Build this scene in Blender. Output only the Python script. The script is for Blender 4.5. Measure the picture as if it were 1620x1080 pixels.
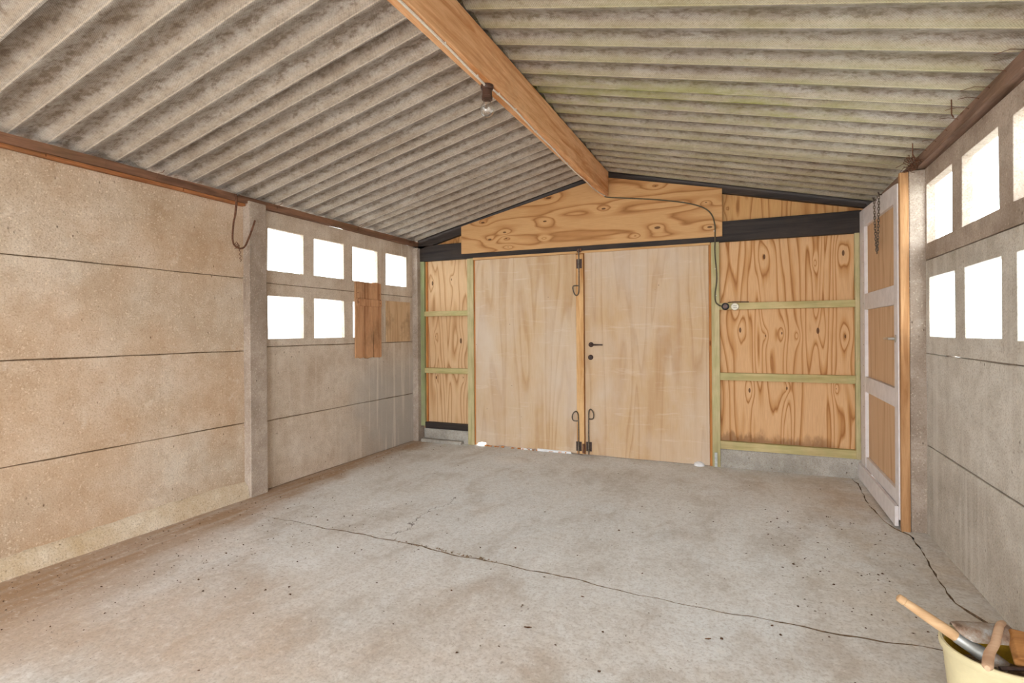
import bpy, bmesh, math, random
from mathutils import Vector, Matrix
random.seed(11)
for o in list(bpy.data.objects): bpy.data.objects.remove(o)
S = bpy.context.scene
COL = S.collection

# ------------------------------------------------------------ camera
cd = bpy.data.cameras.new('camera'); cam = bpy.data.objects.new('camera', cd); COL.objects.link(cam); S.camera = cam
cd.sensor_width = 36; cd.lens = 841.2/1620*36; cd.shift_y = -16/1620; cd.clip_start = .05
YAW, ROLL = .41578, -.00711
fw = Vector((-math.sin(YAW), math.cos(YAW), 0)); rt = Vector((math.cos(YAW), math.sin(YAW), 0)); up = Vector((0, 0, 1))
r2 = rt*math.cos(ROLL)+up*math.sin(ROLL); u2 = -rt*math.sin(ROLL)+up*math.cos(ROLL)
cam.matrix_world = Matrix(((r2.x, u2.x, -fw.x, 0), (r2.y, u2.y, -fw.y, 0), (r2.z, u2.z, -fw.z, 1.28), (0, 0, 0, 1)))

# ------------------------------------------------------------ world, light, exposure
w = bpy.data.worlds.new('world'); S.world = w; w.use_nodes = True
bg = w.node_tree.nodes['Background']; bg.inputs[0].default_value = (.955, .98, 1, 1); bg.inputs[1].default_value = 6.2
def area(name, loc, rot, sx, sy, e, col=(1, 1, 1), portal=False):
    l = bpy.data.lights.new(name, 'AREA'); l.shape = 'RECTANGLE'; l.size = sx; l.size_y = sy; l.energy = e; l.color = col
    l.cycles.is_portal = portal
    o = bpy.data.objects.new(name, l); COL.objects.link(o); o.location = loc; o.rotation_euler = rot; return o
H90 = math.pi/2
area('doorway_sky_portal', (-1.3, -2.2, 1.1), (H90, 0, 0), 4.2, 2.2, 1, portal=True)
area('window_sky_portal', (-3.68, 4.17, 1.69), (0, -H90, 0), 1.0, 2.1, 1, portal=True)
area('window_sky_portal', (1.10, 3.1, 1.70), (0, H90, 0), 1.0, 2.2, 1, portal=True)
# added fill lamp in the unseen rear opening, brightens the room
area('rear_fill_light', (-1.3, -2.15, 1.15), (H90*1.0, 0, 0), 4.0, 2.0, 26, (1, .95, .9))
V = S.view_settings; V.view_transform = 'Standard'; V.look = 'None'; V.gamma = 1; V.exposure = .63; V.use_curve_mapping = False
S.cycles.max_bounces = 10; S.cycles.diffuse_bounces = 7; S.cycles.transparent_max_bounces = 12
S.cycles.use_denoising = True; S.cycles.sample_clamp_indirect = 6

# ------------------------------------------------------------ material helpers
def c(h):
    h = h.lstrip('#'); v = [int(h[i:i+2], 16)/255 for i in (0, 2, 4)]
    return tuple(x/12.92 if x <= .04045 else ((x+.055)/1.055)**2.4 for x in v)+(1,)
class Mat:
    def __init__(s, name, rough=.85):
        s.m = bpy.data.materials.new(name); s.m.use_nodes = True; s.t = s.m.node_tree; s.N = s.t.nodes; s.L = s.t.links
        s.b = s.N['Principled BSDF']; s.b.inputs['Roughness'].default_value = rough
        s.b.inputs['Specular IOR Level'].default_value = .25
        g = s.N.new('ShaderNodeNewGeometry'); s.p = g.outputs['Position']
    def put(s, sock, v):
        if isinstance(v, bpy.types.NodeSocket): s.L.new(v, sock)
        elif v is not None: sock.default_value = v
    def math(s, op, a, b=None, cc=None, clamp=False):
        n = s.N.new('ShaderNodeMath'); n.operation = op; n.use_clamp = clamp
        s.put(n.inputs[0], a); s.put(n.inputs[1], b); s.put(n.inputs[2], cc); return n.outputs[0]
    def vec(s, v, sc=(1, 1, 1), off=(0, 0, 0)):
        n = s.N.new('ShaderNodeMapping'); s.put(n.inputs['Vector'], v); n.inputs['Scale'].default_value = sc; n.inputs['Location'].default_value = off; return n.outputs[0]
    def noise(s, v, scale, det=4, rough=.55, dist=0):
        n = s.N.new('ShaderNodeTexNoise'); s.put(n.inputs['Vector'], v); n.inputs['Scale'].default_value = scale
        n.inputs['Detail'].default_value = det; n.inputs['Roughness'].default_value = rough; n.inputs['Distortion'].default_value = dist; return n.outputs['Fac']
    def voro(s, v, scale, out='Distance', rnd=1):
        n = s.N.new('ShaderNodeTexVoronoi'); s.put(n.inputs['Vector'], v); n.inputs['Scale'].default_value = scale; n.inputs['Randomness'].default_value = rnd; return n.outputs[out]
    def ramp(s, f, stops, interp='LINEAR'):
        n = s.N.new('ShaderNodeValToRGB'); s.put(n.inputs[0], f); e = n.color_ramp; e.interpolation = interp
        while len(e.elements) < len(stops): e.elements.new(.5)
        for q, (p, col) in zip(e.elements, stops):
            q.position = p; q.color = col if isinstance(col, tuple) else (col, col, col, 1)
        return n.outputs[0]
    def step(s, f, a, b):          # smooth 0..1 between a and b
        n = s.N.new('ShaderNodeMapRange'); n.interpolation_type = 'SMOOTHSTEP'; s.put(n.inputs[0], f)
        n.inputs[1].default_value = a; n.inputs[2].default_value = b; return n.outputs[0]
    def mix(s, f, a, b, mode='MIX'):
        n = s.N.new('ShaderNodeMix'); n.data_type = 'RGBA'; n.blend_type = mode; s.put(n.inputs[0], f)
        s.put(n.inputs[6], a); s.put(n.inputs[7], b); return n.outputs[2]
    def sep(s):
        n = s.N.new('ShaderNodeSeparateXYZ'); s.L.new(s.p, n.inputs[0]); return n.outputs
    def bump(s, h, st=.4, d=.01, prev=None):
        n = s.N.new('ShaderNodeBump'); s.put(n.inputs['Height'], h); n.inputs['Strength'].default_value = st; n.inputs['Distance'].default_value = d
        if prev: s.L.new(prev, n.inputs['Normal'])
        return n.outputs[0]
    def done(s, col, normal=None):
        s.put(s.b.inputs['Base Color'], col)
        if normal: s.L.new(normal, s.b.inputs['Normal'])
        return s.m
def plain(name, col, rough=.6, metal=0, noise=.12, nscale=30, bump=0):
    k = Mat(name, rough); k.b.inputs['Metallic'].default_value = metal
    n = k.noise(k.p, nscale, 5, .6); C = c(col)
    lo = tuple(x*(1-noise*2) for x in C[:3])+(1,); hi = tuple(min(1, x*(1+noise*2)) for x in C[:3])+(1,)
    return k.done(k.ramp(n, [(.3, lo), (.7, hi)]), k.bump(n, bump, .004) if bump else None)

def concrete(name, base, light, dark, seed=0, streak=.35, speck=.5, stain=None):
    k = Mat(name, .93); p = k.vec(k.p, off=(seed*3.1, seed*1.7, seed*2.3))
    big = k.noise(p, 1.6, 8, .62); mid = k.noise(p, 11, 6, .65); fine = k.noise(p, 110, 3, .6)
    col = k.ramp(big, [(.3, c(dark)), (.5, c(base)), (.68, c(light))])
    col = k.mix(k.math('MULTIPLY', k.ramp(mid, [(.36, 1), (.55, 0)]), .38), col, c(dark))
    col = k.mix(k.math('MULTIPLY', k.ramp(mid, [(.55, 0), (.75, 1)]), .5), col, c(light))
    sp = k.ramp(k.noise(p, 75, 2, .5), [(.62, 0), (.68, 1)])
    col = k.mix(k.math('MULTIPLY', sp, speck*.6), col, c('#efe2cd'))
    fd = k.ramp(fine, [(.36, 1), (.5, 0)])
    col = k.mix(k.math('MULTIPLY', fd, .38), col, c('#7d6853'))
    st = k.ramp(k.noise(k.vec(p, (7, 7, .5)), 1.6, 5, .6), [(.52, 0), (.66, 1)])
    col = k.mix(k.math('MULTIPLY', st, streak), col, c(light))
    st2 = k.ramp(k.noise(k.vec(p, (9, 9, .7), (5, 5, 5)), 1.3, 5, .6), [(.56, 0), (.7, 1)])
    col = k.mix(k.math('MULTIPLY', st2, streak*.7), col, c(dark))
    v = k.voro(k.vec(p, (1, 1, .6)), 22); pit = k.math('MULTIPLY', k.ramp(v, [(.05, 1), (.13, 0)]), k.ramp(k.noise(p, 4, 2), [(.5, 0), (.62, 1)]))
    col = k.mix(k.math('MULTIPLY', pit, .75), col, c('#4e3c2e'))
    if stain: col = stain(k, p, col)
    h = k.math('ADD', k.math('MULTIPLY', mid, .6), k.math('MULTIPLY', fine, .25)); h = k.math('SUBTRACT', h, k.math('MULTIPLY', pit, .5))
    return k.done(col, k.bump(h, .6, .01))

def ply(name, lightc, midc, darkc, vertical=True, knots=(), rings=9, wob=1.0, seed=0, fade=1.0, stain=None, knotc='#4a2812', random_knots=False, side=False):
    """rotary-cut veneer: contour lines of a stretched noise field, wrapped round knots"""
    k = Mat(name, .62); p = k.vec(k.p, off=(seed*2.7, 0, seed*1.9))
    sc = (2.9, .3, .25) if vertical else (.32, .3, 2.8)
    if side: sc = (.3, 2.9, .22)
    f = k.noise(k.vec(p, sc), 1.25*wob, 2.2, .5, .35)
    f2 = k.noise(k.vec(p, tuple(x*4 for x in sc)), 1.6, 3, .5)
    fld = k.math('ADD', k.math('MULTIPLY', f, rings), k.math('MULTIPLY', f2, .45))
    spot = None
    X, Y, Z = k.sep()
    kx, kz = (1.0, .42) if vertical else (.42, 1.0)
    for i, (a, b, sz) in enumerate(knots):
        dx = k.math('MULTIPLY', k.math('SUBTRACT', X, a), kx); dz = k.math('MULTIPLY', k.math('SUBTRACT', Z, b), kz)
        d2 = k.math('ADD', k.math('MULTIPLY', dx, dx), k.math('MULTIPLY', dz, dz))
        g = k.math('DIVIDE', 1.0, k.math('MULTIPLY_ADD', d2, 1/(sz*1.5)**2, 1.0))
        fld = k.math('MULTIPLY_ADD', g, 1.7*(1 if i % 2 else -1), fld)
        q = k.math('LESS_THAN', k.math('MULTIPLY_ADD', f2, .00012, d2), (sz*.36)**2+.00003)
        spot = q if spot is None else k.math('MAXIMUM', spot, q)
    if random_knots:
        v = k.voro(k.vec(p, (2.2, .2, 1.5)), 1.4)
        fld = k.math('SUBTRACT', fld, k.math('DIVIDE', .14, k.math('ADD', v, .06)))
        spot = k.math('LESS_THAN', v, .022)
    fr = k.math('FRACT', fld)
    col = k.ramp(fr, [(0, c(midc)), (.08, c(lightc)), (.52, c(lightc)), (.8, c(midc)), (.93, c(darkc)), (1, c(midc))])
    if fade < 1: col = k.mix(1-fade, col, c(lightc))
    gr = k.noise(k.vec(p, (30, 180, 7) if side else (180, 30, 7) if vertical else (7, 30, 180)), 1, 3, .6)
    col = k.mix(k.math('MULTIPLY', k.ramp(gr, [(.35, 1), (.6, 0)]), .22), col, c(darkc))
    blot = k.noise(p, 2.3, 4, .6); col = k.mix(k.math('MULTIPLY', k.ramp(blot, [(.42, 0), (.7, 1)]), .25), col, c(midc))
    if spot is not None: col = k.mix(k.math('MULTIPLY', spot, .85), col, c(knotc))
    if stain: col = stain(k, p, col)
    return k.done(col, k.bump(gr, .12, .002))

def timber(name, lightc, darkc, axis='Z', seed=0, rough=.75, green=0, dirt=.2):
    k = Mat(name, rough); p = k.vec(k.p, off=(seed, seed*1.3, seed*.7))
    sc = {'X': (1.2, 16, 16), 'Y': (16, 1.2, 16), 'Z': (16, 16, 1.2)}[axis]
    a = k.noise(k.vec(p, sc), 1.2, 4, .6, .8); b = k.noise(k.vec(p, tuple(x*6 for x in sc)), 1.3, 3, .6)
    col = k.ramp(a, [(.32, c(darkc)), (.55, c(lightc)), (.75, c(lightc))])
    col = k.mix(k.math('MULTIPLY', k.ramp(b, [(.4, 1), (.6, 0)]), .3), col, c(darkc))
    n = k.noise(p, 3, 5, .65); col = k.mix(k.math('MULTIPLY', k.ramp(n, [(.5, 0), (.68, 1)]), dirt), col, c('#6a543c'))
    if green: col = k.mix(k.math('MULTIPLY', k.ramp(k.noise(p, 4.3, 3), [(.4, 0), (.62, 1)]), green), col, c('#8f9a62'))
    v = k.voro(k.vec(p, {'X': (.8, 3, 3), 'Y': (3, .8, 3), 'Z': (3, 3, .8)}[axis]), 2.4)
    col = k.mix(k.ramp(v, [(.04, .7), (.075, 0)]), col, c('#5a3013'))
    return k.done(col, k.bump(b, .3, .003))

# ------------------------------------------------------------ mesh helpers
def box(bm, x0, x1, y0, y1, z0, z1, j=0):
    vs = [bm.verts.new((x+random.uniform(-j, j), y+random.uniform(-j, j), z+random.uniform(-j, j))) for x in (x0, x1) for y in (y0, y1) for z in (z0, z1)]
    for f in ((0, 1, 3, 2), (4, 6, 7, 5), (0, 4, 5, 1), (2, 3, 7, 6), (0, 2, 6, 4), (1, 5, 7, 3)): bm.faces.new([vs[i] for i in f])
def B(*a, j=0):
    bm = bmesh.new(); box(bm, *a, j=j); return bm
def prism(bm, poly, axis, a, b):
    """2-D polygon swept along an axis; poly in the two other axes in xyz order"""
    def P(u, v, t): return {'X': (t, u, v), 'Y': (u, t, v), 'Z': (u, v, t)}[axis]
    lo = [bm.verts.new(P(u, v, a)) for u, v in poly]; hi = [bm.verts.new(P(u, v, b)) for u, v in poly]
    bm.faces.new(lo); bm.faces.new(hi[::-1]); n = len(poly)
    for i in range(n): bm.faces.new([lo[i], hi[i], hi[(i+1) % n], lo[(i+1) % n]])
def PR(*a):
    bm = bmesh.new(); prism(bm, *a); return bm
def tube(bm, pts, r, n=8, cap=True):
    pts = [Vector(p) for p in pts]; rings = []; ref = None
    for i, p in enumerate(pts):
        t = (pts[min(i+1, len(pts)-1)]-pts[max(i-1, 0)]).normalized()
        if ref is None: ref = Vector((0, 0, 1)) if abs(t.z) < .9 else Vector((1, 0, 0))
        a = t.cross(ref).normalized(); b = t.cross(a).normalized(); ref = -b if False else a.cross(t)
        rr = r[i] if isinstance(r, (list, tuple)) else r
        rings.append([bm.verts.new(p+(a*math.cos(2*math.pi*q/n)+b*math.sin(2*math.pi*q/n))*rr) for q in range(n)])
    for A, Bq in zip(rings, rings[1:]):
        for q in range(n): bm.faces.new([A[q], A[(q+1) % n], Bq[(q+1) % n], Bq[q]])
    if cap: bm.faces.new(rings[0][::-1]); bm.faces.new(rings[-1])
def T(pts, r, n=8):
    bm = bmesh.new(); tube(bm, pts, r, n); return bm
def lathe(bm, prof, cen, axis='Z', n=28, closed=False):
    cen = Vector(cen); rings = []
    for r, h in prof:
        ring = []
        for q in range(n):
            a = 2*math.pi*q/n; u, v = r*math.cos(a), r*math.sin(a)
            d = {'Z': (u, v, h), 'Y': (u, h, v), 'X': (h, u, v)}[axis]; ring.append(bm.verts.new(cen+Vector(d)))
        rings.append(ring)
    for A, Bq in zip(rings, rings[1:]):
        for q in range(n): bm.faces.new([A[q], A[(q+1) % n], Bq[(q+1) % n], Bq[q]])
    bm.faces.new(rings[0][::-1]); bm.faces.new(rings[-1])
def LA(*a, **k):
    bm = bmesh.new(); lathe(bm, *a, **k); return bm
def smooth_path(pts, k=6):
    P = [Vector(p) for p in pts]; out = []
    for i in range(len(P)-1):
        a, b, d, e = P[max(i-1, 0)], P[i], P[i+1], P[min(i+2, len(P)-1)]
        for s in range(k):
            t = s/k; out.append(.5*((2*b)+(-a+d)*t+(2*a-5*b+4*d-e)*t*t+(-a+3*b-3*d+e)*t**3))
    out.append(P[-1]); return out
def origin(parent):
    v = Vector((0, 0, 0))
    while parent: v += Vector(parent.location); parent = parent.parent
    return v
def obj(name, bm, mat, parent=None, loc=None, bevel=0, smooth=False, label=None, stuff=False):
    """mesh written in world coordinates, its origin moved to loc"""
    bmesh.ops.recalc_face_normals(bm, faces=bm.faces)
    if loc is None:
        loc = Vector(((min(v.co.x for v in bm.verts)+max(v.co.x for v in bm.verts))/2, (min(v.co.y for v in bm.verts)+max(v.co.y for v in bm.verts))/2, min(v.co.z for v in bm.verts)))
    loc = Vector(loc)
    for v in bm.verts: v.co -= loc
    if smooth:
        for f in bm.faces: f.smooth = True
        for e in bm.edges:
            if len(e.link_faces) == 2 and e.calc_face_angle(0) > .7: e.smooth = False
    me = bpy.data.meshes.new(name); bm.to_mesh(me); bm.free(); me.materials.append(mat)
    o = bpy.data.objects.new(name, me); COL.objects.link(o); o.parent = parent; o.location = loc-origin(parent)
    if bevel:
        m = o.modifiers.new('bevel', 'BEVEL'); m.width = bevel; m.segments = 2; m.limit_method = 'ANGLE'
    if label: o['label'] = label
    if stuff: o['kind'] = 'stuff'
    return o
def tag(o, label, cat=None, group=None, kind=None):
    o['label'] = label
    if cat: o['category'] = cat
    if group: o['group'] = group
    if kind: o['kind'] = kind
    return o
def empty(name, loc, label, cat=None, group=None, kind=None):
    o = bpy.data.objects.new(name, None); COL.objects.link(o); o.location = loc; o.empty_display_size = .1
    return tag(o, label, cat, group, kind)

def grid_panel(ys, zs, holes, x0, x1, j=.004):
    """slab in the YZ plane with square openings; every corner slightly off true"""
    bm = bmesh.new(); vv = {}
    def vt(i, k, s):
        if (i, k) not in vv:
            e = 0 < i < len(ys)-1 and 0 < k < len(zs)-1
            dy, dz = (random.uniform(-j, j), random.uniform(-j, j)) if e else (0, 0)
            vv[(i, k)] = (bm.verts.new((x0, ys[i]+dy, zs[k]+dz)), bm.verts.new((x1, ys[i]+dy, zs[k]+dz)))
        return vv[(i, k)][s]
    ny, nz = len(ys)-1, len(zs)-1
    solid = lambda i, k: 0 <= i < ny and 0 <= k < nz and (i, k) not in holes
    for i in range(ny):
        for k in range(nz):
            if not solid(i, k): continue
            for s in (0, 1): bm.faces.new([vt(i, k, s), vt(i+1, k, s), vt(i+1, k+1, s), vt(i, k+1, s)])
            for (di, dk, a, b) in ((-1, 0, (i, k), (i, k+1)), (1, 0, (i+1, k), (i+1, k+1)), (0, -1, (i, k), (i+1, k)), (0, 1, (i, k+1), (i+1, k+1))):
                if not solid(i+di, k+dk): bm.faces.new([vt(*a, 0), vt(*b, 0), vt(*b, 1), vt(*a, 1)])
    return bm
def slab(x0, x1, y0, y1, z0, z1, j=.002, n=14):
    """concrete panel whose long edges wander a little"""
    bm = bmesh.new(); rows = []
    for i in range(n+1):
        y = y0+(y1-y0)*i/n; a, b = random.uniform(-j, j), random.uniform(-j, j)
        rows.append([bm.verts.new((x, y, z)) for x, z in ((x0, z0+a), (x1, z0+a), (x1, z1+b), (x0, z1+b))])
    for A, Q in zip(rows, rows[1:]):
        for q in range(4): bm.faces.new([A[q], A[(q+1) % 4], Q[(q+1) % 4], Q[q]])
    bm.faces.new(rows[0]); bm.faces.new(rows[-1][::-1]); return bm

# ------------------------------------------------------------ materials
M = {}
def tan_tint(k, p, col):  # warmer tan patches with pale and brown specks
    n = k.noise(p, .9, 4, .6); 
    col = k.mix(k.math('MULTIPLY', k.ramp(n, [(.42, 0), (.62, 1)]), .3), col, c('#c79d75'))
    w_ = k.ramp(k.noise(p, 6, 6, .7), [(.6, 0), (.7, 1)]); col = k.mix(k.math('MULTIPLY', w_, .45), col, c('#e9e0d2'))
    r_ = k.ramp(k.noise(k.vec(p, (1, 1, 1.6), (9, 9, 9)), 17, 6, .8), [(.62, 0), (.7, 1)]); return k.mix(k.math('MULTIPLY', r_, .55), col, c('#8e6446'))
M['conc_tan'] = concrete('concrete_tan', '#c6b49f', '#d9cebf', '#ab947b', 1, .15, .9, tan_tint)
def grey_end(k, p, col):
    X, Y, Z = k.sep(); n = k.noise(p, 2.1, 5, .6)
    m = k.math('MULTIPLY', k.step(k.math('MULTIPLY_ADD', n, 1.2, Y), 4.5, 5.4), k.step(Z, 1.2, .7))
    col = k.mix(k.math('MULTIPLY', m, .8), col, c('#a9a59f'))
    st = k.math('MULTIPLY', k.ramp(k.noise(k.vec(p, (14, 14, .6)), 1.5, 4, .6), [(.52, 0), (.62, 1)]), k.step(Y, 3.9, 4.6))
    return k.mix(k.math('MULTIPLY', st, .45), col, c('#ddd6cb'))
M['conc_left'] = concrete('concrete_left', '#c9baa9', '#dbd1c5', '#ac9986', 2, .3, .6, grey_end)
M['conc_right'] = concrete('concrete_right', '#c6c1b8', '#d8d5ce', '#a9a297', 4, .45, .4)
M['conc_post'] = concrete('concrete_post', '#aa9c90', '#c0b4a8', '#86776a', 5, .15, .5)
M['fillet'] = concrete('cement_fillet', '#d6c9b4', '#e6dccb', '#bda582', 8, .05, .5)
M['conc_grey'] = concrete('concrete_grey', '#a8a49c', '#bdbab4', '#827d75', 6, .2, .3)
def floor_mat():
    k = Mat('floor_concrete', .8); X, Y, Z = k.sep(); p = k.p
    big = k.noise(p, .75, 7, .6); mid = k.noise(k.vec(p, (1, .55, 1), (3, 7, 0)), 3.2, 8, .66, .4); fine = k.noise(p, 70, 3, .6)
    col = k.ramp(big, [(.3, c('#c8c6c2')), (.45, c('#d9d9d7')), (.58, c('#dcdfe0')), (.72, c('#e4e2df'))])
    col = k.mix(k.math('MULTIPLY', k.ramp(mid, [(.36, 1), (.5, 0)]), .5), col, c('#b0a89e'))
    col = k.mix(k.math('MULTIPLY', k.ramp(mid, [(.55, 0), (.68, 1)]), .6), col, c('#e9ecee'))
    # brown dust in front of the near slab, cool grey cement further in
    near = k.math('MULTIPLY', k.step(k.math('ADD', Y, k.math('MULTIPLY', mid, 1.2)), 3.3, 1.9), k.ramp(k.noise(p, 1.1, 5, .6), [(.35, 0), (.6, 1)]))
    col = k.mix(k.math('MULTIPLY', near, .6), col, c('#c2a78c'))
    # drifted brown dirt along the left wall
    wdt = k.math('MULTIPLY_ADD', k.math('SUBTRACT', 3.4, Y), .22, .42)
    wdt = k.math('MAXIMUM', k.math('MINIMUM', wdt, 1.0), .3)
    e = k.math('DIVIDE', k.math('ADD', k.math('ADD', X, 3.6), k.math('MULTIPLY', k.math('SUBTRACT', k.noise(p, 2.2, 5, .6), .5), .55)), wdt)
    band = k.step(e, 1.15, .35); streaks = k.ramp(k.noise(k.vec(p, (9, .9, 1)), 1.4, 5, .6), [(.3, .6), (.6, 1)])
    col = k.mix(k.math('MULTIPLY', k.math('MULTIPLY', band, streaks), .92), col, c('#a38260'))
    # stains by the right hand edge and the side door
    rs = k.math('MULTIPLY', k.step(X, .1, .75), k.ramp(k.noise(p, 1.9, 5, .65), [(.4, 0), (.6, 1)]))
    col = k.mix(k.math('MULTIPLY', rs, .5), col, c('#c4b197'))
    fs = k.math('MULTIPLY', k.step(Y, 4.9, 5.3), k.ramp(k.noise(p, 3.1, 4, .6), [(.4, 0), (.6, 1)]))
    col = k.mix(k.math('MULTIPLY', fs, .3), col, c('#b5aa9b'))
    # scuffs and specks
    sc = k.ramp(k.noise(k.vec(p, (3, 26, 1), (2, 0, 0)), 1, 5, .7, 1.2), [(.64, 0), (.7, 1)])
    col = k.mix(k.math('MULTIPLY', sc, .3), col, c('#e3e0da'))
    v = k.voro(k.vec(p, (1, .6, 1)), 14); spk = k.math('MULTIPLY', k.ramp(v, [(.05, 1), (.1, 0)]), k.ramp(k.noise(p, 1.7, 3), [(.48, 0), (.6, 1)]))
    col = k.mix(k.math('MULTIPLY', spk, .6), col, c('#5a4534'))
    v2 = k.voro(p, 40); spk2 = k.math('MULTIPLY', k.ramp(v2, [(.06, 1), (.12, 0)]), k.ramp(k.noise(p, 5, 2), [(.5, 0), (.6, 1)]))
    col = k.mix(k.math('MULTIPLY', spk2, .45), col, c('#6b5b4c'))
    col = k.mix(k.math('MULTIPLY', k.ramp(fine, [(.36, 1), (.5, 0)]), .3), col, c('#8a7d70'))
    pt = k.noise(p, 24, 6, .75); col = k.mix(k.math('MULTIPLY', k.ramp(pt, [(.38, 1), (.52, 0)]), .26), col, c('#a3978a')); col = k.mix(k.math('MULTIPLY', k.ramp(pt, [(.54, 0), (.66, 1)]), .35), col, c('#eceae6'))
    # hairline cracks
    dl = k.math('ADD', k.math('SUBTRACT', X, -2.05), k.math('MULTIPLY', k.math('SUBTRACT', k.noise(p, 3, 5, .7), .5), .35))
    hc = k.math('MULTIPLY', k.math('LESS_THAN', k.math('ABSOLUTE', dl), .003), k.math('MULTIPLY', k.math('GREATER_THAN', Y, 2.72), k.math('LESS_THAN', Y, 3.6)))
    col = k.mix(k.math('MULTIPLY', hc, .75), col, c('#4a3d32'))
    h = k.math('ADD', k.math('MULTIPLY', mid, 1.0), k.math('MULTIPLY', fine, .15))
    return k.done(col, k.bump(h, .5, .01))
M['floor'] = floor_mat()
M['soil'] = plain('crack_dirt', '#77634e', .95, 0, .3, 40, .5)

def roof_mat(name, moss, seed):
    k = Mat(name, .95); X, Y, Z = k.sep(); p = k.vec(k.p, off=(seed, seed, seed)); PIT = 1.025/6
    warp = k.math('MULTIPLY', k.math('SUBTRACT', k.noise(p, 4, 5, .65), .5), .16)
    ph = k.math('FRACT', k.math('DIVIDE', k.math('SUBTRACT', Y, 1.17), PIT)); pw = k.math('FRACT', k.math('ADD', k.math('DIVIDE', k.math('SUBTRACT', Y, 1.17), PIT), warp))
    st = k.vec(p, (.6, 1, .8))
    n1 = k.noise(st, 6, 8, .7); n2 = k.noise(st, 30, 6, .7); n3 = k.noise(p, 1.1, 4, .55); n4 = k.noise(p, 13, 6, .72); n5 = k.noise(p, 75, 4, .7)
    base = k.ramp(n1, [(.32, c('#9f9891')), (.5, c('#bcb7b1')), (.66, c('#d2d0cc'))])
    base = k.mix(k.math('MULTIPLY', k.ramp(n4, [(.38, 1), (.55, 0)]), .45), base, c('#83796e'))
    base = k.mix(k.math('MULTIPLY', k.ramp(n4, [(.55, 0), (.68, 1)]), .5), base, c('#d4d2ce'))
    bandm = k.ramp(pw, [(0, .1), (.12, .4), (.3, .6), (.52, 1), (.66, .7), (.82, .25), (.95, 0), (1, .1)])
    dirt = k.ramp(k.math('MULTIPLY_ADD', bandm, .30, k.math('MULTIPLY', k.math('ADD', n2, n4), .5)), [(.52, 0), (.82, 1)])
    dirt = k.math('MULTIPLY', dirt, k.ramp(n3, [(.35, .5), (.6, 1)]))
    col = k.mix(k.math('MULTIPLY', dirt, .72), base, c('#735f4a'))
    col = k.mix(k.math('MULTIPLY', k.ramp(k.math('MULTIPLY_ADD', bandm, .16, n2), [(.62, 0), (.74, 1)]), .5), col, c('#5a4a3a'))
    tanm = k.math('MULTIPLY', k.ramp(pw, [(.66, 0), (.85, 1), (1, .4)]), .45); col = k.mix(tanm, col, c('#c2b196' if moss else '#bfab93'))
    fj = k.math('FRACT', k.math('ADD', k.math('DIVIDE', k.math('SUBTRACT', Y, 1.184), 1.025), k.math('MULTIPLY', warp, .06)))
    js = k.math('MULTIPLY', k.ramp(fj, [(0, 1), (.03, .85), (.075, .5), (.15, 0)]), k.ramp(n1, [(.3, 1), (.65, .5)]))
    col = k.mix(k.math('MULTIPLY', js, .75), col, c('#4d4238'))  # sheet joints: dirt and the shadow gap of the overlap, both painted dark
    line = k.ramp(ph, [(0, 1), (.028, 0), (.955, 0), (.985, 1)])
    col = k.mix(k.math('MULTIPLY', line, .75), col, c('#ebe2c2' if moss else '#e9dfd0'))  # lit edge of each corrugation crest painted as a pale line
    col = k.mix(k.math('MULTIPLY', k.ramp(n5, [(.34, 1), (.5, 0)]), .3), col, c('#564a3e'))
    if moss:
        my = k.math('MULTIPLY', k.step(Y, 2.9, 3.2), k.step(Y, 4.0, 3.5)); mn = k.ramp(k.noise(k.vec(p, (.6, 2.2, 1)), 3.2, 6, .7), [(.42, 0), (.58, 1)])
        mp = k.ramp(pw, [(0, .9), (.14, 1), (.3, .4), (.6, .2), (.85, .5), (1, .9)])
        mx = k.step(X, 1.0, .2)
        mm = k.math('MULTIPLY', k.math('MULTIPLY', k.math('MAXIMUM', k.math('MULTIPLY', my, mx), .28), mn), mp)
        col = k.mix(k.math('MULTIPLY', mm, .9), col, c('#92983c'))
        yl = k.math('MULTIPLY', k.ramp(pw, [(.75, 0), (.95, 1), (1, .8)]), .25); col = k.mix(yl, col, c('#bdb98a'))
    a = k.math('SINE', k.math('MULTIPLY', Y, 2*math.pi/.0105)); b = k.math('SINE', k.math('MULTIPLY', X, 2*math.pi/.0105))
    wv = k.math('MULTIPLY', a, b)
    col = k.mix(k.math('MULTIPLY', k.math('GREATER_THAN', wv, .3), .2), col, c('#5f564c'))
    nb = k.bump(wv, .4, .002); return k.done(col, k.bump(n2, .5, .008, nb))
M['roofL'] = roof_mat('roof_sheet_left', False, 0); M['roofR'] = roof_mat('roof_sheet_right', True, 4)

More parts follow.
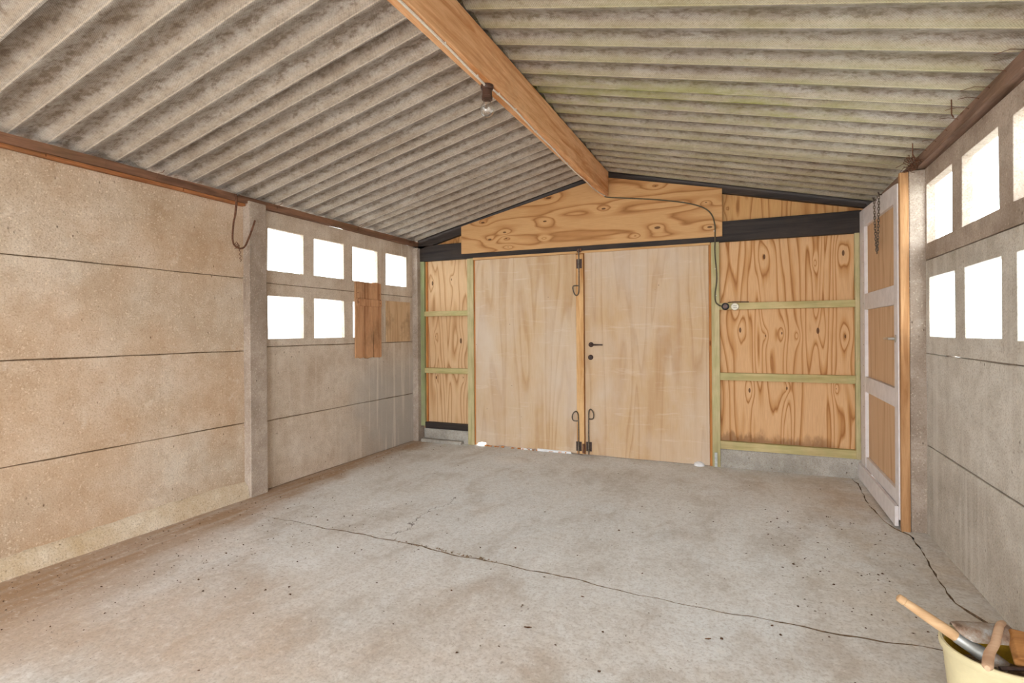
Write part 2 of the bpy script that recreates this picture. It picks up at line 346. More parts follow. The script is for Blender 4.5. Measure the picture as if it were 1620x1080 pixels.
GK = [(-2.685, 2.495, .03), (-2.42, 2.365, .026), (-2.4, 2.297, .022), (-2.378, 2.2, .02), (-1.95, 2.443, .03), (-1.906, 2.686, .034), (-1.317, 2.514, .03),
      (-1.96, 2.263, .01), (-.803, 2.684, .022), (-.788, 2.277, .038), (-.341, 2.476, .018), (-.31, 2.242, .03), (-1.0, 2.214, .012), (-2.6, 2.3, .03)]
M['ply_gable'] = ply('plywood_gable', '#cda271', '#bb8a58', '#97683c', False, GK, 7, 1.0, 1)
RK = [(.15, 1.944, .03), (.768, 1.938, .034), (-.056, 1.277, .03), (.156, 1.223, .02), (.29, 1.246, .024), (.411, 1.222, .016), (.573, 1.266, .036), (.778, 1.216, .024), (.327, .75, .022), (.709, .76, .016), (.02, .72, .03), (.553, 1.863, .01)]
def wetfoot(k, p, col):
    X, Y, Z = k.sep(); z = k.math('MULTIPLY_ADD', k.math('SUBTRACT', k.noise(k.vec(p, (3, 1, 1)), 6, 4, .6), .5), .25, Z)
    m = k.math('MULTIPLY', k.step(z, .34, .27), k.step(k.noise(p, 1.7, 2), .4, .55)); return k.mix(k.math('MULTIPLY', m, .6), col, c('#5d3417'))
M['plyR'] = ply('plywood_right_bay', '#d9b084', '#c69560', '#9c6637', True, RK, 15, 1.0, 3, stain=wetfoot)
LK = [(-3.395, 1.854, .034), (-3.137, 1.887, .024), (-3.357, 1.227, .02), (-3.017, 1.175, .04), (-3.352, .743, .026), (-2.987, .753, .02)]
M['plyL'] = ply('plywood_left_bay', '#d8b790', '#c49b70', '#9c7046', True, LK, 14, 1.0, 6, .85)
M['ply_tri'] = ply('plywood_gable_end', '#cfa26c', '#bd8b55', '#9a693c', True, (), 8, 1.3, 9, random_knots=True)
def haze(k, p, col):
    n = k.noise(k.vec(p, (1, 1, .55)), 1.5, 5, .6); col = k.mix(k.math('MULTIPLY', k.ramp(n, [(.42, 0), (.66, 1)]), .45), col, c('#d6cfc7'))
    s = k.ramp(k.noise(k.vec(p, (1, 1, 9)), 2.2, 5, .65, .8), [(.58, 0), (.68, 1)]); col = k.mix(k.math('MULTIPLY', s, .18), col, c('#e6dccf'))
    v = k.voro(k.vec(p, (1, .1, 1)), 5.5); return k.mix(k.ramp(v, [(.018, .8), (.03, 0)]), col, c('#4a3322'))
M['doorL'] = ply('door_plywood_left', '#cab08f', '#bb9a74', '#ad8761', True, (), 9, .8, 12, .6, haze)
M['doorR'] = ply('door_plywood_right', '#c8ab88', '#ba9872', '#ab845c', True, (), 9, .9, 17, .6, haze)
M['ply_side'] = ply('plywood_side_door', '#d5b594', '#c8a480', '#b58d68', True, (), 7, 1.2, 21, .75, side=True)
M['batten'] = timber('batten_pine', '#dcb583', '#bd8a55', 'Z', 2, dirt=.15)
M['batten_x'] = timber('trim_pine', '#cfa878', '#b68a58', 'X', 2, dirt=.1)
M['green_z'] = timber('treated_stud', '#c9bb93', '#a99c72', 'Z', 5, green=.25)
M['green_x'] = timber('treated_rail', '#cbbb8c', '#af9e6b', 'X', 7, green=.3)
M['green_dark'] = timber('treated_stud_green', '#a3a583', '#858a64', 'Z', 8, green=.35)
M['orange'] = timber('door_jamb', '#c98a50', '#a0622f', 'Z', 9)
M['beam'] = timber('ridge_beam_pine', '#e8b88b', '#c4844f', 'Y', 3, dirt=.15)
M['packing'] = timber('packing_pine', '#b57a4e', '#84512f', 'Y', 23, dirt=.4)
M['plate'] = timber('wall_plate_wood', '#8a6650', '#5e4334', 'Y', 4, dirt=.5)
M['plateR'] = timber('wall_plate_wood_grey', '#8f7566', '#5f4a3f', 'Y', 14, dirt=.4)
M['black'] = timber('black_stained_timber', '#3a322f', '#231f1f', 'X', 6, .6, dirt=.1)
M['shutter'] = timber('shutter_plank', '#cda07a', '#9c6c4a', 'Z', 11, dirt=.5)
M['square'] = timber('stained_board', '#d0b391', '#b59370', 'Z', 12, dirt=.6)
M['post_wood'] = timber('door_post_wood', '#bf946a', '#9b6f47', 'Z', 13, dirt=.3)
M['white'] = plain('white_paint', '#dcd8da', .5, 0, .05, 14, .1)
M['rust'] = plain('rusty_steel', '#6e4d3c', .7, .4, .25, 60, .4)
M['iron'] = plain('dull_iron', '#6b6259', .5, .7, .25, 50, .3)
M['dark_iron'] = plain('dark_metal', '#4a3c38', .4, .6, .15, 50, .1)
M['bakelite'] = plain('brown_bakelite', '#4b352b', .35, 0, .15, 40)
M['black_plastic'] = plain('black_plastic', '#26282c', .4, 0, .1)
M['ivory'] = plain('ivory_plastic', '#e4e0d2', .4, 0, .03)
M['cable'] = plain('grey_cable', '#ded6ca', .6, 0, .08)
M['cable_dark'] = plain('dark_cable', '#5a5242', .6, 0, .1)
M['galv'] = plain('galvanised_steel', '#a9aba9', .45, .6, .1, 40, .1)
M['brass'] = plain('silver_handle', '#c8c6c2', .3, .8, .05)
M['fence'] = plain('pale_render', '#9a9c9e', .95, 0, .05, 3)
M['ground'] = plain('pale_gravel', '#cbc7bf', .95, 0, .1, 20, .3)
M['foam'] = plain('white_filler', '#e4e6ea', .8, 0, .05, 30, .5)
M['bucket'] = plain('cream_plastic', '#d2c8a2', .45, 0, .05, 12, .05)
M['yellow'] = plain('yellow_plastic', '#b3942c', .5, 0, .25, 18, .2)
M['dowel'] = timber('brush_handle_wood', '#cfae88', '#b9946d', 'X', 15, .5, dirt=0)
M['stick'] = timber('flat_handle_wood', '#d1b093', '#bb967a', 'X', 16, .6, dirt=.1)
M['block'] = timber('oiled_wood_block', '#a97847', '#7d532c', 'X', 18, .5, dirt=.2)
def crusty():
    k = Mat('crusted_steel', .55); n = k.noise(k.p, 28, 6, .7); k.put(k.b.inputs['Metallic'], k.ramp(n, [(.3, .8), (.4, 0)]))
    return k.done(k.ramp(n, [(.3, c('#b9babd')), (.42, c('#9c9389')), (.58, c('#8a7261')), (.7, c('#5f4a3b'))]), k.bump(n, .8, .006))
M['crust'] = crusty()
M['debris'] = plain('dry_leaf_crumbs', '#4e3727', .95, 0, .3, 60)
M['leaf'] = plain('dry_leaf', '#5f4026', .9, 0, .3, 60, .3)
def glass_mat(name, frost):
    k = Mat(name); N, L = k.N, k.L; N.remove(k.b); out = [n for n in N if n.type == 'OUTPUT_MATERIAL'][0]
    tr = N.new('ShaderNodeBsdfTransparent'); tr.inputs[0].default_value = (.93, .96, .96, 1)
    gl = N.new('ShaderNodeBsdfGlossy'); gl.inputs['Roughness'].default_value = .25 if frost else .05
    tl = N.new('ShaderNodeBsdfTranslucent'); tl.inputs[0].default_value = (.93, .96, .97, 1)
    n = k.noise(k.p, 60, 3, .5); bm = k.bump(n, .6 if frost else .1, .003); L.new(bm, gl.inputs['Normal'])
    a = N.new('ShaderNodeMixShader'); a.inputs[0].default_value = .55 if frost else .12
    L.new(tr.outputs[0], a.inputs[1]); L.new(tl.outputs[0], a.inputs[2])
    b = N.new('ShaderNodeMixShader'); b.inputs[0].default_value = .06; L.new(a.outputs[0], b.inputs[1]); L.new(gl.outputs[0], b.inputs[2])
    L.new(b.outputs[0], out.inputs['Surface']); return k.m
M['pane'] = glass_mat('window_glass', False); M['frost'] = glass_mat('frosted_glass', True)
def bulb_glass():
    k = Mat('bulb_glass'); N, L = k.N, k.L; N.remove(k.b); out = [n for n in N if n.type == 'OUTPUT_MATERIAL'][0]
    tr = N.new('ShaderNodeBsdfTransparent'); tr.inputs[0].default_value = (.9, .88, .86, 1)
    gl = N.new('ShaderNodeBsdfGlossy'); gl.inputs['Roughness'].default_value = .06
    lw = N.new('ShaderNodeLayerWeight'); lw.inputs[0].default_value = .55
    rr = k.math('MULTIPLY_ADD', lw.outputs['Facing'], .6, .12)
    b = N.new('ShaderNodeMixShader'); L.new(rr, b.inputs[0]); L.new(tr.outputs[0], b.inputs[1]); L.new(gl.outputs[0], b.inputs[2])
    L.new(b.outputs[0], out.inputs['Surface']); return k.m
M['bulb'] = bulb_glass()

# ------------------------------------------------------------ floor: two slabs, the crack between them, an edge strip
CR = [(-3.62, 2.725), (-3.3, 2.715), (-2.968, 2.702), (-2.618, 2.693), (-2.302, 2.694), (-1.913, 2.692), (-1.537, 2.655), (-1.219, 2.652), (-.852, 2.637), (-.52, 2.604), (-.339, 2.589), (-.064, 2.596), (.283, 2.595), (.509, 2.601), (.702, 2.623), (.96, 2.63), (1.04, 2.63)]
def crack_line(gapfun, side, jit, seed):
    rnd = random.Random(seed); out = []
    for (a, b), (d, e) in zip(CR, CR[1:]):
        n = max(2, int((d-a)/.03))
        for i in range(n):
            x = a+(d-a)*i/n; out.append((x, b+(e-b)*i/n+.006*math.sin(x*13)+.004*math.sin(x*31+1)+side*gapfun(x)+rnd.uniform(-jit, jit)*gapfun(x)/.004))
    out.append(CR[-1]); return out
gap = lambda x: .0008 if x < -3.0 else (.0038+.0014*math.sin(x*5)+(.0035*max(0, 1-abs(x+1.6)/.35)))
EDGE = [(.99, -2.2), (.97, 1.2), (.985, 2.3), (.975, 2.84), (.94, 2.94), (.875, 3.09), (.88, 3.36), (.91, 3.75), (.915, 4.0), (.85, 4.1), (.825, 4.25), (.80, 4.56), (.815, 4.9), (.83, 5.17), (.80, 5.3)]
def edge_pts(seed, j, y0, y1):
    rnd = random.Random(seed); out = []
    for (a, b), (d, e) in zip(EDGE, EDGE[1:]):
        n = max(2, int((e-b)/.05))
        for i in range(n):
            y = b+(e-b)*i/n
            if y0 <= y <= y1: out.append((a+(d-a)*i/n+rnd.uniform(-j, j), y))
    return out
def extrude_poly(poly, z0, z1):
    bm = bmesh.new(); prism(bm, poly, 'Z', z0, z1); bmesh.ops.triangulate(bm, faces=[f for f in bm.faces if len(f.verts) > 4]); return bm
fl = empty('floor', (-1.3, 2, 0), 'worn pale concrete floor with a long crack', kind='structure')
near_l = crack_line(gap, -1, .0022, 1); far_l = crack_line(gap, 1, .0022, 2)
near_l = [q for q in near_l if q[0] < .955]; far_l = [q for q in far_l if q[0] < .955]
near_poly = [(-3.62, -2.2)]+[(-3.62, near_l[0][1])]+near_l[1:]+edge_pts(3, .006, -2.2, 2.60)[::-1]
def brown_sides(o):
    o.data.materials.append(M['soil'])
    for f in o.data.polygons:
        if abs(f.normal.z) < .5: f.material_index = 1
brown_sides(obj('floor_slab', extrude_poly(near_poly, -.1, 0), M['floor'], fl))
far_poly = [(-3.62, 5.6), (-3.62, far_l[0][1])]+far_l[1:]+edge_pts(3, .006, 2.66, 5.29)+[(.80, 5.6)]
brown_sides(obj('floor_slab', extrude_poly(far_poly, -.1, 0), M['floor'], fl))
st_poly = [(x+.005, y) for x, y in edge_pts(9, .006, -2.2, 5.29)]+[(.81, 5.6), (1.2, 5.6), (1.2, -2.2)]
brown_sides(obj('edge_strip', extrude_poly(st_poly, -.1, .004), M['floor'], fl, label='rough strip of cement along the right wall'))
obj('crack_bed', B(-3.7, 1.25, -2.2, 5.6, -.12, -.008), M['soil'], fl, label='brown dirt at the bottom of the crack')

# ------------------------------------------------------------ left wall
XL = -3.6
wl = empty('wall_left', (XL, 1.5, 0), 'left wall of stacked concrete panels between posts', kind='structure')
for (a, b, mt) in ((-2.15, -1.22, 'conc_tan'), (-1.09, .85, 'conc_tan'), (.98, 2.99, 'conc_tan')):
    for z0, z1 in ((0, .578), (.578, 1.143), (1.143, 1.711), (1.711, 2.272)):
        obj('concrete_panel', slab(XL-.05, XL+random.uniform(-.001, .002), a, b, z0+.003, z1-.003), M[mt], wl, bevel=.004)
for z0, z1 in ((0, .56), (.56, 1.168)):
    obj('concrete_panel', slab(XL-.05, XL, 3.1, 5.34, z0+.003, z1-.003), M['conc_left'], wl, bevel=.004)
for (a, b) in ((-2.15, -1.22), (-1.09, .85), (.98, 2.99)):
    for z in (.578, 1.143, 1.711, 2.272): obj('joint_tongue', B(XL-.045, XL-.014, a, b, z-.02, z+.02 if z < 2 else z+.012), M['soil'], wl)
for z in (.56, 1.1695, 1.6905, 2.265): obj('joint_tongue', B(XL-.04, XL-.014, 3.1, 5.34, z-.012, z+.012), M['soil'], wl)
ysL = [3.1, 3.192, 3.575, 3.704, 4.096, 4.222, 4.611, 4.754, 5.14, 5.34]
for z, zz in ((1.168, [1.171, 1.232, 1.59, 1.688]), (1.69, [1.693, 1.802, 2.145, 2.287])):
    p_ = obj('window_panel', grid_panel(ysL, zz, {(1, 1), (3, 1), (5, 1), (7, 1)}, XL-.042, XL), M['conc_left'], wl, bevel=.003, label='concrete panel pierced by four square openings')
    for q, (a, b) in enumerate(((1, 2), (3, 4), (5, 6), (7, 8))):
        obj('glass_pane', B(XL-.036, XL-.032, ysL[a]-.0, ysL[b]+.0, zz[1]-.0, zz[2]+.0), M['frost' if z < 1.5 or q == 3 else 'pane'], p_)
for (a, b) in ((-1.22, -1.09), (.85, .98), (2.957, 3.118), (5.258, 5.40)):
    obj('concrete_post', slab(-3.66, -3.53, a, b, 0, 2.31 if a < 5 else 2.27, .001, 3), M['conc_post'], wl, bevel=.006)
# cement fillet at the foot of the wall
bm = bmesh.new(); rows = []
for i in range(60):
    y = -2.1+i*(2.955+2.1)/59; t = .118+.012*math.sin(y*3.1)+random.uniform(-.006, .006); d = .05+random.uniform(-.003, .003)
    rows.append([bm.verts.new(v) for v in ((XL-.01, y, -.01), (XL+d+.012, y, -.01), (XL+d, y, .03), (XL+d*.75, y, t*.75), (XL+.004, y, t), (XL-.01, y, t))])
for A, Q in zip(rows, rows[1:]):
    for q in range(6): bm.faces.new([A[q], A[(q+1) % 6], Q[(q+1) % 6], Q[q]])
bm.faces.new(rows[0]); bm.faces.new(rows[-1][::-1])
tag(obj('baseboard_left', bm, M['fillet'], smooth=True), 'pale cement fillet along the foot of the left wall', kind='structure')
# wall plate
pl = empty('wall_plate', (-3.57, 1.5, 2.27), 'dark brown wooden wall plate on top of the left wall', 'beam')
def rough_bar(x0, x1, y0, y1, z0, z1, j, n):
    bm = bmesh.new(); rows = []
    for i in range(n+1):
        y = y0+(y1-y0)*i/n; r = lambda: random.uniform(-j, j)
        rows.append([bm.verts.new((x, y, z)) for x, z in ((x0, z0+r()), (x1+r(), z0+r()), (x1+r(), z1+r()*.4), (x0, z1))])
    for A, Q in zip(rows, rows[1:]):
        for q in range(4): bm.faces.new([A[q], A[(q+1) % 4], Q[(q+1) % 4], Q[q]])
    bm.faces.new(rows[0]); bm.faces.new(rows[-1][::-1]); return bm
obj('plate_timber', rough_bar(-3.612, -3.548, -2.15, 5.31, 2.288, 2.340, .003, 60), M['plate'], pl)
for a, b in ((-2.1, -.2), (-.19, 1.66), (1.665, 2.45), (2.455, 2.95)):
    obj('packing_strip', rough_bar(-3.65, -3.562, a, b, 2.27, 2.286, .002, 14), M['packing'], pl)
for y in (2.26, 3.24, 4.23, 4.26):
    obj('hook_nail', T([(-3.55, y, 2.30), (-3.535, y+.005, 2.335), (-3.528, y+.03, 2.35), (-3.52, y+.035, 2.365)], .0022, 5), M['rust'], pl)

# ------------------------------------------------------------ right wall
XR = 1.02
wr = empty('wall_right', (XR, 2, 0), 'right wall of grey concrete panels', kind='structure')
for (a, b) in ((-2.15, -.15), (-.02, 2.0), (2.08, 4.14)):
    rows_ = [(0, .557), (.557, 1.125)]+([] if a > 2 else [(1.125, 1.70), (1.70, 2.272)])
    for z0, z1 in rows_: obj('concrete_panel', slab(XR+random.uniform(-.002, .001), XR+.05, a, b, z0+.003, z1-.003), M['conc_right'], wr, bevel=.004)
for z0, z1 in ((0, .557), (.557, 1.125), (1.125, 1.7), (1.7, 2.27)):
    obj('concrete_panel', slab(XR+.03, XR+.08, 4.15, 5.5, z0+.003, z1-.003), M['conc_right'], wr, bevel=.004)
for (a, b, z) in ((2.08, 4.14, .557), (2.08, 3.42, 1.1265), (3.72, 3.76, 1.1265), (4.0, 4.14, 1.1265), (2.08, 3.3, 1.70), (3.42, 3.62, 1.70), (3.7, 3.74, 1.70), (3.9, 4.14, 1.70), (2.08, 4.14, 2.265), (-2.15, 2.0, .557), (-2.15, 2.0, 1.125), (-2.15, 2.0, 1.7), (-2.15, 2.0, 2.265)):
    obj('joint_tongue', B(XR+.014, XR+.045, a, b, z-.014, z+.014), M['conc_post'], wr)
yA = [2.08, 2.42, 2.845, 2.995, 3.42, 3.563, 3.995, 4.14]; yB = [2.08, 2.42, 2.872, 3.014, 3.452, 3.595, 4.042, 4.14]
for ys, zz, mt in ((yA, [1.128, 1.228, 1.592, 1.697], 'frost'), (yB, [1.703, 1.806, 2.168, 2.272], 'pane')):
    p_ = obj('window_panel', grid_panel(ys, zz, {(1, 1), (3, 1), (5, 1)}, XR, XR+.055), M['conc_post' if mt == 'pane' else 'conc_right'], wr, bevel=.003, label='concrete panel pierced by square openings')
    for a in (1, 3, 5): obj('glass_pane', B(XR+.044, XR+.048, ys[a], ys[a+1], zz[1], zz[2]), M[mt], p_)
for (a, b) in ((-.15, -.02), (1.96, 2.1), (4.062, 4.2)):
    obj('concrete_post', slab(.936, XR+.06, a, b, 0, 2.27, .001, 3), M['conc_post'], wr, bevel=.006)
pr = empty('wall_plate', (1.0, 1.5, 2.27), 'grey brown rough wooden wall plate on top of the right wall', 'beam')
obj('plate_timber', rough_bar(.972, 1.035, -2.15, 5.5, 2.276, 2.340, .003, 60), M['plateR'], pr)
for y in (2.62, 2.8, 2.96, 3.08, 3.2, 3.34, 3.5, 3.68, 3.85, 4.0):
    L_ = random.uniform(.05, .1); obj('hook_nail', T([(.99, y, 2.30), (.968, y-.01, 2.325), (.968-L_*.5, y-.012, 2.335), (.968-L_, y-.02+random.uniform(-.02, .02), 2.335+random.uniform(-.01, .004))], .0014, 5), M['rust'], pr)
for y in (3.17, 3.82):
    obj('hook_nail', T([(.9, y, 2.37), (.9, y, 2.30), (.905, y-.01, 2.28)], .003, 5), M['rust'], pr)
bm = bmesh.new()
for q in range(7):
    pts = []; y0 = 3.88+q*.035
    for i in range(7): pts.append((.94+random.uniform(-.05, .05), y0+random.uniform(-.07, .07), 2.285+random.uniform(-.04, .05)))
    tube(bm, smooth_path(pts, 5), .0016, 4)
tag(obj('wire_tangle', bm, M['rust']), 'tangle of thin rusty wire on top of the right post', 'wire')

# ------------------------------------------------------------ roof
def roofz(x): return 2.885-.238*abs(x+1.3)
ce = empty('ceiling', (-1.3, 2, 2.9), 'pitched roof of weathered corrugated fibre cement sheets', kind='structure')
PIT = 1.025/6; AMP = .013
def sheet(side, y0, y1):
    bm = bmesh.new(); nper = 16; nx = 14
    x_r, x_e = (-1.315, -3.70) if side < 0 else (-1.285, 1.1)
    ny = int(round((y1-y0)/PIT*nper)); G = []
    for i in range(ny+1):
        y = y0+(y1-y0)*i/ny; t = (y-y0)/(y1-y0); ph = 2*math.pi*(y-1.17)/PIT
        s = (1-math.cos(ph))/2; s = s**.8
        row = []
        for k in range(nx+1):
            x = x_r+(x_e-x_r)*k/nx; z = roofz(x)+.001+2*AMP*s+.03*(1-t)
            row.append((bm.verts.new((x, y, z)), bm.verts.new((x, y, z+.0065))))
        G.append(row)
    for i in range(ny):
        for k in range(nx):
            for s in (0, 1): bm.faces.new([G[i][k][s], G[i+1][k][s], G[i+1][k+1][s], G[i][k+1][s]])
    for i in range(ny):
        for k in (0, nx): bm.faces.new([G[i][k][0], G[i+1][k][0], G[i+1][k][1], G[i][k][1]])
    for k in range(nx):
        for i in (0, ny): bm.faces.new([G[i][k][0], G[i][k+1][0], G[i][k+1][1], G[i][k][1]])
    return bm
y = 1.17-3*1.025
while y < 5.5:
    for s in (-1, 1):
        y1 = y+1.025+.014
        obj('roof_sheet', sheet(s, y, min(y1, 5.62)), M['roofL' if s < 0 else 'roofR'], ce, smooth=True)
    y += 1.025
bm = bmesh.new(); prism(bm, [(-1.62, 2.872), (-1.3, 2.95), (-.98, 2.872), (-.98, 2.884), (-1.3, 2.962), (-1.62, 2.884)], 'Y', -2.25, 5.7)
obj('ridge_cap', bm, M['roofR'], ce)

# ridge beam
rb = obj('ridge_beam', rough_bar(-1.337, -1.265, -2.1, 5.296, 2.636, 2.876, .0015, 30), M['beam'], bevel=.003)
tag(rb, 'long orange pine ridge beam running under the roof peak', 'beam')

# ------------------------------------------------------------ far wall
wf = empty('wall_far', (-1.3, 5.35, 0), 'far gable wall of plywood on timber framing', kind='structure')
def F(n, bm, m, bevel=.002, label=None): return obj(n, bm, M[m], wf, bevel=bevel, label=label)
F('crossbeam', PR([(-3.62, 2.112), (.93, 2.096), (.93, 2.286), (-3.62, 2.296)], 'Y', 5.315, 5.368), 'black', .004, 'black stained crossbeam above the doors')
F('rafter', PR([(-3.58, roofz(-3.58)-.1), (-1.3, 2.885-.088), (-1.3, 2.884), (-3.58, roofz(-3.58)-.001)], 'Y', 5.315, 5.368), 'black', .003)
F('rafter', PR([(.93, roofz(.93)-.052), (-1.3, 2.885-.088), (-1.3, 2.884), (.93, roofz(.93)-.001)], 'Y', 5.315, 5.368), 'black', .003)
F('gable_board', PR([(-2.962, 2.163), (-.202, 2.148), (-.202, 2.592), (-1.267, 2.822), (-1.33, 2.832), (-2.962, 2.474)], 'Y', 5.298, 5.313), 'ply_gable', .001, 'knotty orange plywood board fixed under the ridge')
F('plywood_panel', PR([(-3.62, 2.2), (-1.3, 2.2), (-1.3, 2.86), (-3.62, roofz(-3.62)-.01)], 'Y', 5.372, 5.384), 'ply_tri', 0)
F('plywood_panel', PR([(1.1, 2.2), (-1.298, 2.2), (-1.298, 2.86), (1.1, roofz(1.1)-.01)], 'Y', 5.372, 5.384), 'ply_tri', 0)
F('plywood_panel', B(-3.52, -2.86, 5.372, 5.384, .14, 2.19), 'plyL', 0)
F('plywood_panel', B(-.29, 1.05, 5.372, 5.384, .14, 2.19), 'plyR', 0)
F('corner_board', B(-3.53, -3.50, 5.385, 5.40, .0, 2.2), 'conc_grey', 0)
F('stud', B(-3.546, -3.478, 5.318, 5.37, .175, 2.11), 'green_dark')
F('inner_lining', B(-3.478, -3.455, 5.352, 5.371, .22, 2.11), 'orange', 0)
F('stud', B(-2.90, -2.822, 5.315, 5.37, 0, 2.108), 'green_z')
F('stud', B(-.302, -.232, 5.315, 5.37, -.0, 2.10), 'green_z')
F('stud', B(.846, .88, 5.318, 5.371, .17, 2.10), 'green_z')
for x0, x1, z0, z1 in ((-3.478, -2.90, 1.463, 1.521), (-3.478, -2.90, .797, .858)):
    F('rail', B(x0, x1, 5.32, 5.371, z0, z1), 'green_x', .003)
for x0, x1, z0, z1 in ((-.232, .846, 1.467, 1.529), (-.232, .846, .812, .88), (-.232, .87, .172, .245)):
    F('rail', B(x0, x1, 5.32, 5.371, z0, z1), 'green_x', .003)
F('black_bar', B(-3.478, -2.90, 5.325, 5.40, .148, .222), 'black', .003, 'black painted bottom rail')
F('concrete_upstand', B(-3.49, -2.84, 5.373, 5.46, -.02, .147, j=.003), 'conc_grey', .012)
F('concrete_kerb', B(-3.47, -2.905, 5.33, 5.372, -.02, .147, j=.002), 'conc_grey', .008)
F('concrete_ledge', B(-3.5, -2.96, 5.25, 5.328, -.02, .035, j=.008), 'conc_grey', .012, 'low rounded cement step')
F('concrete_upstand', B(-.30, .90, 5.335, 5.46, -.02, .171, j=.002), 'conc_grey', .008)
F('door_jamb', B(-2.822, -2.803, 5.33, 5.375, .005, 2.10), 'orange', .001)
F('door_jamb', B(-.322, -.303, 5.335, 5.375, .0, 2.10), 'orange', .001)
F('door_stop', B(-2.83, -2.77, 5.3425, 5.374, .05, 2.11), 'orange', 0)
F('door_stop', B(-.36, -.29, 5.3425, 5.374, .0, 2.11), 'orange', 0)
F('door_stop', B(-2.83, -.29, 5.3425, 5.371, 2.05, 2.115), 'orange', 0)
F('head_trim', PR([(-2.82, 2.085), (-.31, 2.078), (-.31, 2.099), (-2.82, 2.111)], 'Y', 5.306, 5.3175), 'batten_x', .001)
F('metal_strap', B(-.283, -.258, 5.309, 5.315, -.0, .135), 'galv', .001, 'short galvanised strap on the foot of the stud')

for q, (xa, xb) in enumerate(((-3.6, -1.3), (-1.3, 1.0))):
    F('rafter_leak_filler', PR([(xa, roofz(xa)-.05), (xb, roofz(xb)-.05), (xb, roofz(xb)+.07), (xa, roofz(xa)+.07)], 'Y', 5.3705, 5.40), 'black', 0)  # added black boards, block daylight between the sheet waves and the rafters
# double doors
def ragged(x0, x1, zt0, zt1, base, holes, seed, amp=.006):
    rnd = random.Random(seed); pts = [(x1, zt1), (x0, zt0)]; n = 60
    for i in range(n+1):
        x = x0+(x1-x0)*i/n; z = base+rnd.uniform(-amp, amp)
        for a, b, h in holes:
            if a < x < b: z += h*(1-abs((x-(a+b)/2)/((b-a)/2))**3)
        pts.append((x, max(z, .002)))
    return pts
def leaf(name, poly, mt, loc, label):
    e = empty(name, loc, label, kind='structure')
    obj('door_sheet', extrude_poly_y(poly, 5.322, 5.34), M[mt], e); return e
def extrude_poly_y(poly, a, b):
    bm = bmesh.new(); prism(bm, poly, 'Y', a, b); bmesh.ops.triangulate(bm, faces=[f for f in bm.faces if len(f.verts) > 4]); return bm
F('door_sill', B(-2.69, -.33, 5.345, 5.42, -.02, .03, j=.001), 'conc_post', .004)
d1 = leaf('door_1', ragged(-2.80, -1.618, 2.083, 2.08, .012, [(-2.80, -2.66, .035), (-2.6, -2.3, .008), (-2.28, -2.05, .006)], 4), 'doorL', (-2.8, 5.33, 0), 'left leaf of the plywood double doors with a rotten bottom edge')
d2 = leaf('door_2', ragged(-1.527, -.326, 2.084, 2.078, .006, [(-1.5, -1.2, .004)], 5, .002), 'doorR', (-.33, 5.33, 0), 'right leaf of the plywood double doors with the lever handle')
obj('meeting_stop', B(-1.66, -1.49, 5.3415, 5.352, .004, 2.1), M['orange'], d1)
obj('meeting_batten', B(-1.614, -1.536, 5.298, 5.322, .012, 2.07), M['batten'], d1, bevel=.003)
obj('frame_rail', B(-2.79, -1.63, 5.341, 5.37, 1.0, 1.08), M['batten'], d1); obj('frame_rail', B(-1.51, -.34, 5.341, 5.37, 1.0, 1.08), M['batten'], d2)
obj('frame_stile', B(-1.76, -1.67, 5.341, 5.37, .02, 2.06), M['batten'], d1); obj('frame_stile', B(-1.48, -1.40, 5.341, 5.37, .02, 2.06), M['batten'], d2)
obj('bottom_filler', (lambda: (lambda bm: (box(bm, -2.25, -2.12, 5.309, 5.3215, .0, .016, j=.002), box(bm, -2.06, -1.68, 5.308, 5.3215, 0, .022, j=.004), bm)[-1])(bmesh.new()))(), M['foam'], d1, bevel=.003, label='white filler squeezed along the bottom')
obj('edge_patch', LA([(.0, 0), (.05, 0), (.045, .02), (.02, .035), (.003, .036)], (-.42, 5.318, 0), n=14), M['foam'], d2, smooth=True, label='small white blob of filler')
bm = bmesh.new(); zb = 0
for i in range(22):
    x = random.uniform(-2.72, -1.7); box(bm, x, x+random.uniform(.01, .05), 5.31, 5.325+random.uniform(0, .02), 0, random.uniform(.004, .014), j=.003)
obj('rotten_splinters', bm, M['orange'], d1, stuff=True)
def bolt(parent, x, yb, zc, ztop, zloop, side, name='drop_bolt', up_=True):
    """flat plate, sleeve, rod and bent loop handle"""
    b = obj(name, B(x-.03, x+.03, yb-.004, yb, zc-.048, zc+.048), M['dark_iron'], parent, bevel=.001, label='rusty sliding bolt with a bent loop handle')
    obj('bolt_sleeve', T([(x, yb-.012, zc-.044), (x, yb-.012, zc+.044)], .012, 10), M['iron'], b, smooth=True)
    pts = [(x, yb-.012, ztop), (x, yb-.012, (ztop+zloop)/2)]
    if up_: loop = [(x, yb-.012, zloop+.09), (x-.004, yb-.014, zloop+.03), (x-.02, yb-.022, zloop), (x-.042, yb-.034, zloop+.015), (x-.056, yb-.044, zloop+.07), (x-.05, yb-.036, zloop+.098), (x-.006, yb-.018, zloop+.10)]
    else: loop = [(x, yb-.012, zloop-.12), (x+side*.004, yb-.014, zloop-.03), (x+side*.02, yb-.022, zloop), (x+side*.045, yb-.03, zloop-.012), (x+side*.06, yb-.034, zloop-.05), (x+side*.052, yb-.03, zloop-.09), (x+side*.02, yb-.02, zloop-.098), (x+side*.002, yb-.014, zloop-.094)]
    obj('bolt_rod', T(pts+smooth_path(loop, 5), .0062, 8), M['iron'], b, smooth=True)
bolt(d1, -1.577, 5.298, 1.972, 2.125, 1.645, -1)
bolt(d1, -1.592, 5.298, .09, .012, .45, -1, up_=False)
bolt(d2, -1.492, 5.322, .09, .012, .475, 1, up_=False)
obj('hasp_bracket', B(-1.60, -1.555, 5.296, 5.312, 2.09, 2.128), M['rust'], d1, bevel=.002, label='small rusty catch above the top bolt')
